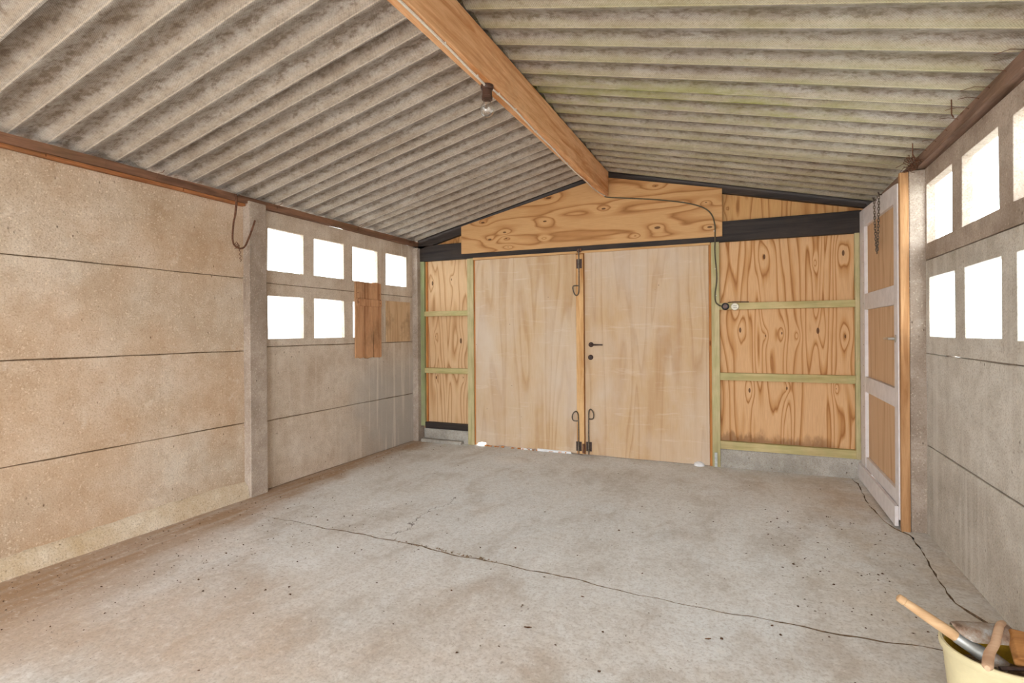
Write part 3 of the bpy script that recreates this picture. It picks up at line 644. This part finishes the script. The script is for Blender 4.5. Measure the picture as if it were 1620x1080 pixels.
obj('bolt_keeper', B(-1.555, -1.53, 5.292, 5.298, .02, .12), M['rust'], d1, bevel=.002)
hd = obj('lever_handle', LA([(.026, 0), (.026, -.006), (.02, -.011), (.01, -.012), (.009, -.045)], (-1.462, 5.322, 1.138), axis='Y', n=24), M['dark_iron'], d2, smooth=True, label='dark brown lever handle')
obj('lever', T(smooth_path([(-1.462, 5.28, 1.138), (-1.45, 5.272, 1.138), (-1.40, 5.27, 1.138), (-1.33, 5.272, 1.137)], 4), [.009]*9+[.008, .0075, .007, .006], 10), M['dark_iron'], hd, smooth=True)
lk = obj('lock_rose', LA([(.027, 0), (.027, -.006), (.023, -.012), (.014, -.015), (.013, -.011), (.003, -.01)], (-1.468, 5.322, 1.008), axis='Y', n=24), M['dark_iron'], d2, smooth=True, label='round dark lock rose')
obj('key_slot', B(-1.471, -1.465, 5.305, 5.309, .996, 1.02), M['black_plastic'], lk)

# side door in the right wall
d3 = empty('door_3', (.9, 4.75, .02), 'white painted side door with three wooden panels', kind='structure')
def D(n, bm, m, bevel=.003, label=None): return obj(n, bm, M[m], d3, bevel=bevel, label=label)
D('door_stile', PR([(4.092, .06), (4.185, .06), (4.185, 2.215), (4.092, 2.205)], 'X', .88, .92), 'white')
D('door_stile', PR([(5.13, .06), (5.312, .06), (5.312, 2.268), (5.13, 2.262)], 'X', .88, .92), 'white')
D('door_rail', PR([(4.186, 2.095), (5.129, 2.115), (5.129, 2.262), (4.186, 2.216)], 'X', .881, .919), 'white')
for z0, z1 in ((1.437, 1.565), (.768, .892)): D('door_rail', B(.881, .919, 4.186, 5.129, z0, z1), 'white')
D('door_rail', B(.884, .919, 4.186, 5.129, .14, .235), 'white')
D('kick_board', B(.858, .8795, 4.095, 5.31, .02, .148), 'white')
for z0, z1 in ((.236, .767), (.893, 1.436), (1.566, 2.113)): D('door_panel', B(.904, .914, 4.187, 5.128, z0, z1), 'ply_side', 0)
D('door_handle', (lambda bm: (tube(bm, [(.88, 4.14, 1.215), (.845, 4.145, 1.215)], .009, 10), tube(bm, smooth_path([(.845, 4.14, 1.215), (.84, 4.17, 1.217), (.84, 4.25, 1.214)], 4), .008, 8), lathe(bm, [(.024, 0), (.024, -.005), (.012, -.008)], (.88, 4.14, 1.215), axis='X', n=20), bm)[-1])(bmesh.new()), 'brass', 0, 'bright metal lever handle')
D('door_post', B(.886, .933, 4.05, 4.088, 0.0, 2.262), 'post_wood', .004, 'unpainted brown wooden post on the latch side')
bm = bmesh.new()
for i in range(12): lathe(bm, [(.004, 0), (.004, -.001), (.001, -.002)], (.88, 5.17+random.uniform(-.01, .01), .3+i*.17), axis='X', n=6)
obj('nail_heads', bm, M['iron'], d3, stuff=True)

# ------------------------------------------------------------ things on the left wall
sh = empty('plank_shutter', (-3.585, 4.44, 1.01), 'brown weathered wooden plank shutter hanging over a left wall window', 'shutter')
def plank(y0, y1, zt, zb, seed):
    rnd = random.Random(seed); bm = bmesh.new(); top = [(y, zt+rnd.uniform(-.004, .004)) for y in (y0, (y0+y1)/2, y1)]
    right = [(y1+rnd.uniform(-.003, .003), zt-(zt-zb)*i/8) for i in range(1, 8)]; bot = [(y1-(y1-y0)*i/4, zb+rnd.uniform(-.006, .01)) for i in range(5)]
    left = [(y0+rnd.uniform(-.003, .003), zb+(zt-zb)*i/8) for i in range(1, 8)]
    prism(bm, top+right+bot+left, 'X', -3.596, -3.58); bmesh.ops.triangulate(bm, faces=[f for f in bm.faces if len(f.verts) > 4]); return bm
for q, (a, b, t, z) in enumerate(((4.238, 4.372, 1.795, 1.02), (4.377, 4.507, 1.79, 1.017), (4.512, 4.645, 1.80, 1.016))):
    obj('plank', plank(a, b, t, z, q), M['shutter'], sh)
obj('crosspiece', B(-3.58, -3.567, 4.245, 4.64, 1.548, 1.622, j=.002), M['shutter'], sh, bevel=.002)
for yy in (4.27, 4.61):
    for zz in (1.62, 1.68, 1.585): obj('nail', LA([(.004, 0), (.006, .002), (.003, .004)], (-3.5795 if zz > 1.622 else -3.567, yy, zz), axis='X', n=8), M['rust'], sh)
tag(obj('stained_board', B(-3.598, -3.584, 4.738, 5.185, 1.172, 1.622, j=.003), M['square'], bevel=.002), 'square light wooden board with damp stains closing the last lower window', 'board')
hk = empty('hanging_rod', (-3.5, 2.86, 1.92), 'bent rusty steel rod hanging from the left wall plate beside the post', 'rod')
hook = smooth_path([(-3.54, 2.84, 2.325), (-3.52, 2.837, 2.305), (-3.508, 2.819, 2.192), (-3.505, 2.797, 2.093), (-3.5, 2.785, 1.985), (-3.5, 2.803, 1.937), (-3.5, 2.85, 1.921), (-3.5, 2.889, 1.941), (-3.5, 2.917, 1.993), (-3.495, 2.946, 2.066), (-3.49, 2.976, 2.155)], 5)
obj('rod', T(hook, [.0085]*12+[.007]*(len(hook)-12), 8), M['rust'], hk, smooth=True)
obj('nail', T([(-3.55, 2.842, 2.32), (-3.5, 2.842, 2.325)], .004, 6), M['iron'], hk)
bm = bmesh.new(); tube(bm, [(-3.5+.006*math.cos(t*1.3), 2.845+.004*t/9+.007*math.sin(t*1.3), 1.925-t*.006) for t in range(18)], .0025, 5)
for q in range(3): tube(bm, smooth_path([(-3.5, 2.80+.01*q, 1.93), (-3.49, 2.81+.01*q, 1.965-.01*q), (-3.5, 2.83+.005*q, 1.93), (-3.51, 2.81, 1.915)], 4), .0022, 5)
obj('twisted_wire', bm, M['rust'], hk)

# ------------------------------------------------------------ lamp, cables, sockets
la = empty('bulb_holder', (-1.3, 2.63, 2.636), 'brown bulb holder with a clear unlit bulb under the ridge beam', 'lamp')
BX, BY = -1.302, 2.632
obj('holder_base', LA([(.036, 0), (.036, -.014), (.031, -.024), (.027, -.026)], (BX, BY, 2.636), n=24), M['bakelite'], la, smooth=True)
obj('socket', LA([(.027, -.024), (.027, -.060), (.030, -.062), (.030, -.078), (.022, -.080)], (BX, BY, 2.636), n=24), M['bakelite'], la, smooth=True)
obj('bulb', LA([(.015, -.076), (.018, -.085), (.027, -.100), (.036, -.118), (.0385, -.134), (.036, -.150), (.026, -.165), (.013, -.172), (.001, -.174)], (BX, BY, 2.636), n=28), M['bulb'], la, smooth=True)
obj('filament', T([(BX-.004, BY, 2.57), (BX-.008, BY, 2.53), (BX-.006, BY+.004, 2.518), (BX+.006, BY-.004, 2.518), (BX+.008, BY, 2.53), (BX+.004, BY, 2.57)], .0009, 5), M['iron'], la)
def cable(name, pts, r, m, label, clips=()):
    e = obj(name, T(smooth_path(pts, 5), r, 8), M[m], smooth=True); tag(e, label, 'cable')
    for p in clips:
        bm = bmesh.new(); x, y, z = p; box(bm, x-.009, x+.009, y-.004, y+.004, z-.004, z+.007)
        obj('cable_clip', bm, M['cable'], e, bevel=.001)
cable('cable', [(-1.285, -2.0, 2.6285), (-1.29, -.6, 2.6285), (-1.283, .6, 2.6285), (-1.289, 1.3, 2.6285), (-1.283, 1.80, 2.6285), (-1.287, 2.154, 2.6285), (-1.296, 2.4, 2.6285), (-1.300, 2.575, 2.6285), (-1.302, 2.60, 2.625)], .0062, 'cable', 'pale grey cable running along the beam up to the lamp, nearest piece', [(-1.287, 2.154, 2.63), (-1.298, 2.5, 2.63), (-1.285, 1.6, 2.63)])
cable('cable', [(-1.29, 2.662, 2.625), (-1.285, 2.70, 2.6285), (-1.283, 2.976, 2.6285), (-1.297, 3.328, 2.6285), (-1.303, 3.733, 2.6285), (-1.318, 4.079, 2.6285), (-1.324, 4.4, 2.6285), (-1.316, 4.626, 2.6285), (-1.322, 4.85, 2.6285), (-1.315, 5.054, 2.6285), (-1.29, 5.24, 2.6285)], .0055, 'cable', 'pale wavy cable under the beam from the lamp to the gable', [(-1.284, 2.74, 2.63), (-1.283, 2.976, 2.63), (-1.298, 3.36, 2.63), (-1.303, 3.75, 2.63), (-1.318, 4.1, 2.63)])
cable('cable', [(-1.29, 5.243, 2.626), (-1.248, 5.288, 2.618), (-.844, 5.29, 2.556), (-.55, 5.29, 2.495), (-.38, 5.29, 2.435), (-.297, 5.29, 2.362), (-.266, 5.29, 2.259), (-.264, 5.29, 2.15), (-.265, 5.303, 2.10), (-.267, 5.308, 1.998), (-.253, 5.308, 1.762), (-.268, 5.308, 1.615), (-.262, 5.308, 1.54), (-.235, 5.308, 1.51), (-.212, 5.308, 1.502)], .0062, 'cable_dark', 'dark cable curving over the gable board and down the stud to the sockets', [(-.55, 5.293, 2.495), (-.268, 5.293, 2.2), (-.26, 5.312, 1.85), (-.263, 5.312, 1.6)])
s1 = obj('junction_socket', LA([(.034, 0), (.034, -.02), (.030, -.03), (.018, -.034), (.015, -.03), (.003, -.03)], (-.180, 5.32, 1.497), axis='Y', n=26), M['black_plastic'], smooth=True); tag(s1, 'round black socket left of the white one on the treated rail', 'socket')
obj('socket_rim', LA([(.020, 0), (.020, -.008), (.014, -.008)], (-.180, 5.29, 1.497), axis='Y', n=20), M['dark_iron'], s1, smooth=True)
s2 = obj('wall_socket', LA([(.034, 0), (.034, -.022), (.030, -.030), (.026, -.031), (.024, -.024), (.003, -.024)], (-.098, 5.32, 1.493), axis='Y', n=28), M['ivory'], smooth=True); tag(s2, 'round ivory white wall socket on the treated rail', 'socket')
for a in range(4):
    t = a*H90+.785; obj('socket_hole', LA([(.0038, 0), (.0038, -.002), (.001, -.0025)], (-.098+.011*math.cos(t), 5.2965, 1.493+.011*math.sin(t)), axis='Y', n=8), M['black_plastic'], s2)
tag(obj('cable_stub', T(smooth_path([(-.16, 5.315, 1.533), (-.1, 5.318, 1.537), (.02, 5.318, 1.534)], 4), .004, 6), M['black_plastic'], smooth=True), 'short black wire lying along the top of the rail over the sockets', 'cable')

# chain on the side door
def link_bm(bm, cen, d, flat):
    cen = Vector(cen); pts = []
    for i in range(13):
        a = 2*math.pi*i/12; u = .0075*math.cos(a); v = .0145*math.sin(a)
        pts.append(cen+Vector(((0, u, v) if flat else (u*.8, 0, v))))
    tube(bm, pts, .0026, 5)
ch = empty('hanging_chain', (.862, 4.58, 1.84), 'dark steel chain hanging in a loop on the white side door', 'chain')
bm = bmesh.new(); n = 20
for s in (0, 1):
    ya, yb = ((4.67, 4.60), (4.52, 4.58))[s]
    for i in range(n):
        t = i/n; y_ = ya+(yb-ya)*t**1.6; z_ = 2.235-.40*t; link_bm(bm, (.866, y_, z_), 0, i % 2 == 0)
link_bm(bm, (.866, 4.59, 1.836), 0, True)
obj('chain_links', bm, M['iron'], ch, stuff=True)
for yy in (4.67, 4.50): obj('hook_nail', T([(.885, yy, 2.225), (.862, yy+.004, 2.235), (.858, yy+.004, 2.25)], .004, 6), M['dark_iron'], ch)

# ------------------------------------------------------------ bucket with tools
BC = (.70, 2.075)
bu = empty('bucket', (BC[0], BC[1], .004), 'cream plastic bucket full of tools by the right wall', 'bucket')
prof = [(.112, .004), (.141, .285), (.147, .287), (.149, .293), (.147, .302), (.143, .304), (.139, .301), (.137, .285), (.110, .012), (.004, .012)]
def open_lathe(prof, cen, n=48):
    bm = bmesh.new(); rings = []
    for r, h in prof: rings.append([bm.verts.new((cen[0]+r*math.cos(2*math.pi*q/n), cen[1]+r*math.sin(2*math.pi*q/n), h)) for q in range(n)])
    for A, Q in zip(rings, rings[1:]):
        for q in range(n): bm.faces.new([A[q], A[(q+1) % n], Q[(q+1) % n], Q[q]])
    return bm
obj('bucket_body', LA([(.004, .0045), (.110, .0045), (.113, .01), (.1405, .282)]+[(.1365, .284), (.1365, .284), (.109, .012), (.004, .012)], (BC[0], BC[1], 0), n=56), M['bucket'], bu, smooth=True)
obj('bucket_rim', open_lathe([(.1375, .281), (.147, .281), (.149, .288), (.149, .300), (.1455, .304), (.1395, .304), (.1375, .299), (.1375, .281)], BC, 56), M['bucket'], bu, smooth=True)
obj('bucket_lining', open_lathe([(.1335, .283), (.1365, .2835), (.1365, .2825), (.1090, .0135), (.1060, .0135), (.1335, .283)], BC, 56), M['yellow'], bu, smooth=True, label='dirty yellow inner coating')
# round handled brush
tip = Vector((.437, 2.057, .42)); fer = Vector((.582, 2.045, .333)); d_ = (fer-tip).normalized(); end = fer+d_*.07
br = empty('round_brush', fer, 'round wooden brush handle sticking out left over the bucket rim', 'brush')
L_ = (fer-tip).length
obj('handle', T([tip, tip+d_*.003, tip+d_*.02, tip+d_*.0225, tip+d_*.026, tip+d_*.09, fer], [.009, .0125, .0135, .0115, .0125, .0155, .0165], 16), M['dowel'], br, smooth=True)
obj('ferrule', T([fer, fer+d_*.004, fer+d_*.045, end], [.0165, .0185, .019, .022], 16), M['galv'], br, smooth=True)
e2 = end
obj('bristles', T([end, end+d_*.03, end+d_*.06], [.021, .026, .024], 14), M['crust'], br, smooth=True)
# scoop shaped trowel blade with crust, wooden block behind
def ellipse_scoop():
    bm = bmesh.new(); a = Vector((.568, 2.085, .368)); b = Vector((.72, 2.118, .372)); ax = (b-a).normalized(); sd = Vector((ax.y, -ax.x, 0)); rows = []
    n = 16; mC = 12
    for i in range(n+1):
        t = i/n; w_ = .05*min(1, math.sqrt(max(.0, t*3.5))+.12); ce_ = a+(b-a)*t; row = []
        for q in range(mC+1):
            s = (q/mC*2-1); th = s*1.35; row.append(ce_+sd*(w_*math.sin(th)+.03)+Vector((0, 0, w_*.75*(math.cos(th)-1))))
        rows.append(row)
    V0 = [[bm.verts.new(p) for p in r] for r in rows]; V1 = [[bm.verts.new(p-Vector((0, 0, .003))) for p in r] for r in rows]
    for i in range(n):
        for q in range(mC):
            for W in (V0, V1): bm.faces.new([W[i][q], W[i+1][q], W[i+1][q+1], W[i][q+1]])
        for q in (0, mC): bm.faces.new([V0[i][q], V0[i+1][q], V1[i+1][q], V1[i][q]])
    for q in range(mC):
        for i in (0, n): bm.faces.new([V0[i][q], V0[i][q+1], V1[i][q+1], V1[i][q]])
    return bm
tr = empty('crusted_trowel', (.65, 2.09, .33), 'rounded steel tool blade crusted with old mortar lying on the bucket', 'trowel')
obj('blade', ellipse_scoop(), M['crust'], tr, smooth=True)
wb = obj('wooden_block', (lambda bm: (prism(bm, [(-.13, -.018), (.09, -.018), (.095, -.01), (.09, .018), (-.125, .018), (-.135, 0)], 'Y', -.05, .05), bm)[-1])(bmesh.new()), M['block'], bevel=.004, loc=(0, 0, 0)); wb.location = (.838, 2.015, .335); wb.rotation_euler = (.45, .04, -.12)
tag(wb, 'orange brown wooden tool block lying across the right side of the bucket', 'tool')
st = bmesh.new(); P0 = smooth_path([(.716, 2.105, .372), (.692, 2.06, .380), (.655, 1.98, .364), (.625, 1.93, .352), (.60, 1.865, .343)], 6); rows = []
for i, p in enumerate(P0):
    t = i/(len(P0)-1); hw = .0095+.004*t; hw *= min(1, .45+t*12, .45+(1-t)*12)
    t_ = (P0[min(i+1, len(P0)-1)]-P0[max(i-1, 0)]).normalized(); sd = t_.cross(Vector((0, 0, 1))).normalized(); nn = sd.cross(t_)
    rows.append([st.verts.new(p+sd*(hw*math.cos(a))+nn*(.0085*math.sin(a))) for a in [2*math.pi*q/12 for q in range(12)]])
for A, Q in zip(rows, rows[1:]):
    for q in range(12): st.faces.new([A[q], A[(q+1) % 12], Q[(q+1) % 12], Q[q]])
st.faces.new(rows[0]); st.faces.new(rows[-1][::-1])
tag(obj('flat_wooden_handle', st, M['stick'], smooth=True), 'pale curved wooden handle laid over the front rim of the bucket', 'handle')
ir = bmesh.new(); lathe(ir, [(.004, .2), (.12, .2), (.122, .215), (.08, .235), (.004, .24)], (BC[0], BC[1], 0), n=26)
tag(obj('bucket_rubble', ir, M['soil'], smooth=True), 'dark dirty rubble filling the inside of the bucket', 'rubble', kind='stuff')
tag(obj('steel_bar', T([(.66, 1.965, .300), (.83, 2.01, .312)], .006, 8), M['dark_iron'], smooth=True), 'thin dark bar lying under the wooden block on the bucket', 'bar')

# ------------------------------------------------------------ crumbs and leaves on the floor
bm = bmesh.new()
def chip(x, y, s):
    n = random.choice((3, 4, 5)); a0 = random.random()*6; st_ = random.uniform(.5, 1)
    top = [bm.verts.new((x+s*math.cos(a0+6.283*i/n)*random.uniform(.5, 1), y+s*st_*math.sin(a0+6.283*i/n)*random.uniform(.4, 1), .001+random.uniform(.0, s*.5))) for i in range(n)]
    cnt = bm.verts.new((x, y, .0015+s*.6))
    for i in range(n): bm.faces.new([top[i], top[(i+1) % n], cnt])
for _ in range(900):
    r = random.random()
    if r < .35: x, y = random.gauss(-2.85, .28), random.uniform(1.0, 3.2)
    elif r < .55: x, y = random.uniform(-3.5, .6), random.gauss(2.3, .5)
    elif r < .7: x, y = random.uniform(-3.5, -3.3), random.uniform(1.2, 5.2)
    elif r < .85: x, y = random.uniform(-3.3, .7), random.uniform(2.8, 5.2)
    else: x, y = random.uniform(.1, .85), random.uniform(2.7, 4.2)
    if x < -3.53 or x > .84 or y > 5.2: continue
    chip(x, y, random.choice((.003, .004, .005, .007, .010)))
tag(obj('floor_crumbs', bm, M['debris']), 'scattered dark crumbs and bits of leaf on the floor', 'debris', kind='stuff')
def dead_leaf(x, y, s, label):
    bm = bmesh.new(); n = 9; cv = []
    a0 = random.random()*3
    for i in range(n):
        t = i/(n-1); wd = s*.42*math.sin(math.pi*min(.98, max(.03, t)))*random.uniform(.7, 1.2)
        px, py = (t-.5)*s*2, 0; row = []
        for q in (-1, -.4, 0, .5, 1):
            u, v = px, q*wd; row.append(bm.verts.new((x+u*math.cos(a0)-v*math.sin(a0), y+u*math.sin(a0)+v*math.cos(a0), .002+abs(q)*s*.22*random.uniform(.6, 1.3)+abs(t-.5)*s*.3)))
        cv.append(row)
    for A, Q in zip(cv, cv[1:]):
        for q in range(4): bm.faces.new([A[q], A[q+1], Q[q+1], Q[q]])
    tag(obj('dead_leaf', bm, M['leaf'], smooth=True), label, 'leaf')
dead_leaf(-.871, 2.119, .017, 'curled dark dead leaf on the floor in the middle foreground')
dead_leaf(-.155, 2.333, .013, 'small dead leaf on the floor near the long crack, towards the bucket')
dead_leaf(-.73, 2.47, .010, 'tiny dead leaf just in front of the long floor crack')
# two loose shards by the crack, at the left
bm = bmesh.new()
for _ in range(90):
    x = random.uniform(-2.0, -1.25); yv = 2.69-(x+1.9)*.055+random.uniform(-.014, .014)
    chip(x, yv, random.uniform(.004, .011))
tag(obj('crack_rubble', bm, M['soil']), 'broken cement crumbs in the widest stretch of the floor crack', 'rubble', kind='stuff')

# ------------------------------------------------------------ unseen rear wall, its doorway left open to add light, and outdoors
wb_ = empty('wall_rear', (-1.3, -2.2, 0), 'unseen rear wall with a wide doorway opened for light', kind='structure')
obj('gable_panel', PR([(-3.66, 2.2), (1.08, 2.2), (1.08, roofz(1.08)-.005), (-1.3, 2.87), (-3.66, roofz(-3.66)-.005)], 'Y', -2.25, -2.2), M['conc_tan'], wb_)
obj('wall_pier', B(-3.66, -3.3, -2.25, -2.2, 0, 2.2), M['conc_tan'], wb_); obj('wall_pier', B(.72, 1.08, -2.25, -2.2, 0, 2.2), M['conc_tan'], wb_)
g = obj('ground', B(-40, 40, -40, 40, -.3, -.125), M['ground']); tag(g, 'pale gravel ground outside', kind='structure')
tag(obj('neighbour_wall', B(-5.35, -5.2, -4, 14, -.2, 1.63), M['fence'], bevel=.01), 'pale rendered neighbour wall outside the left windows', 'wall')
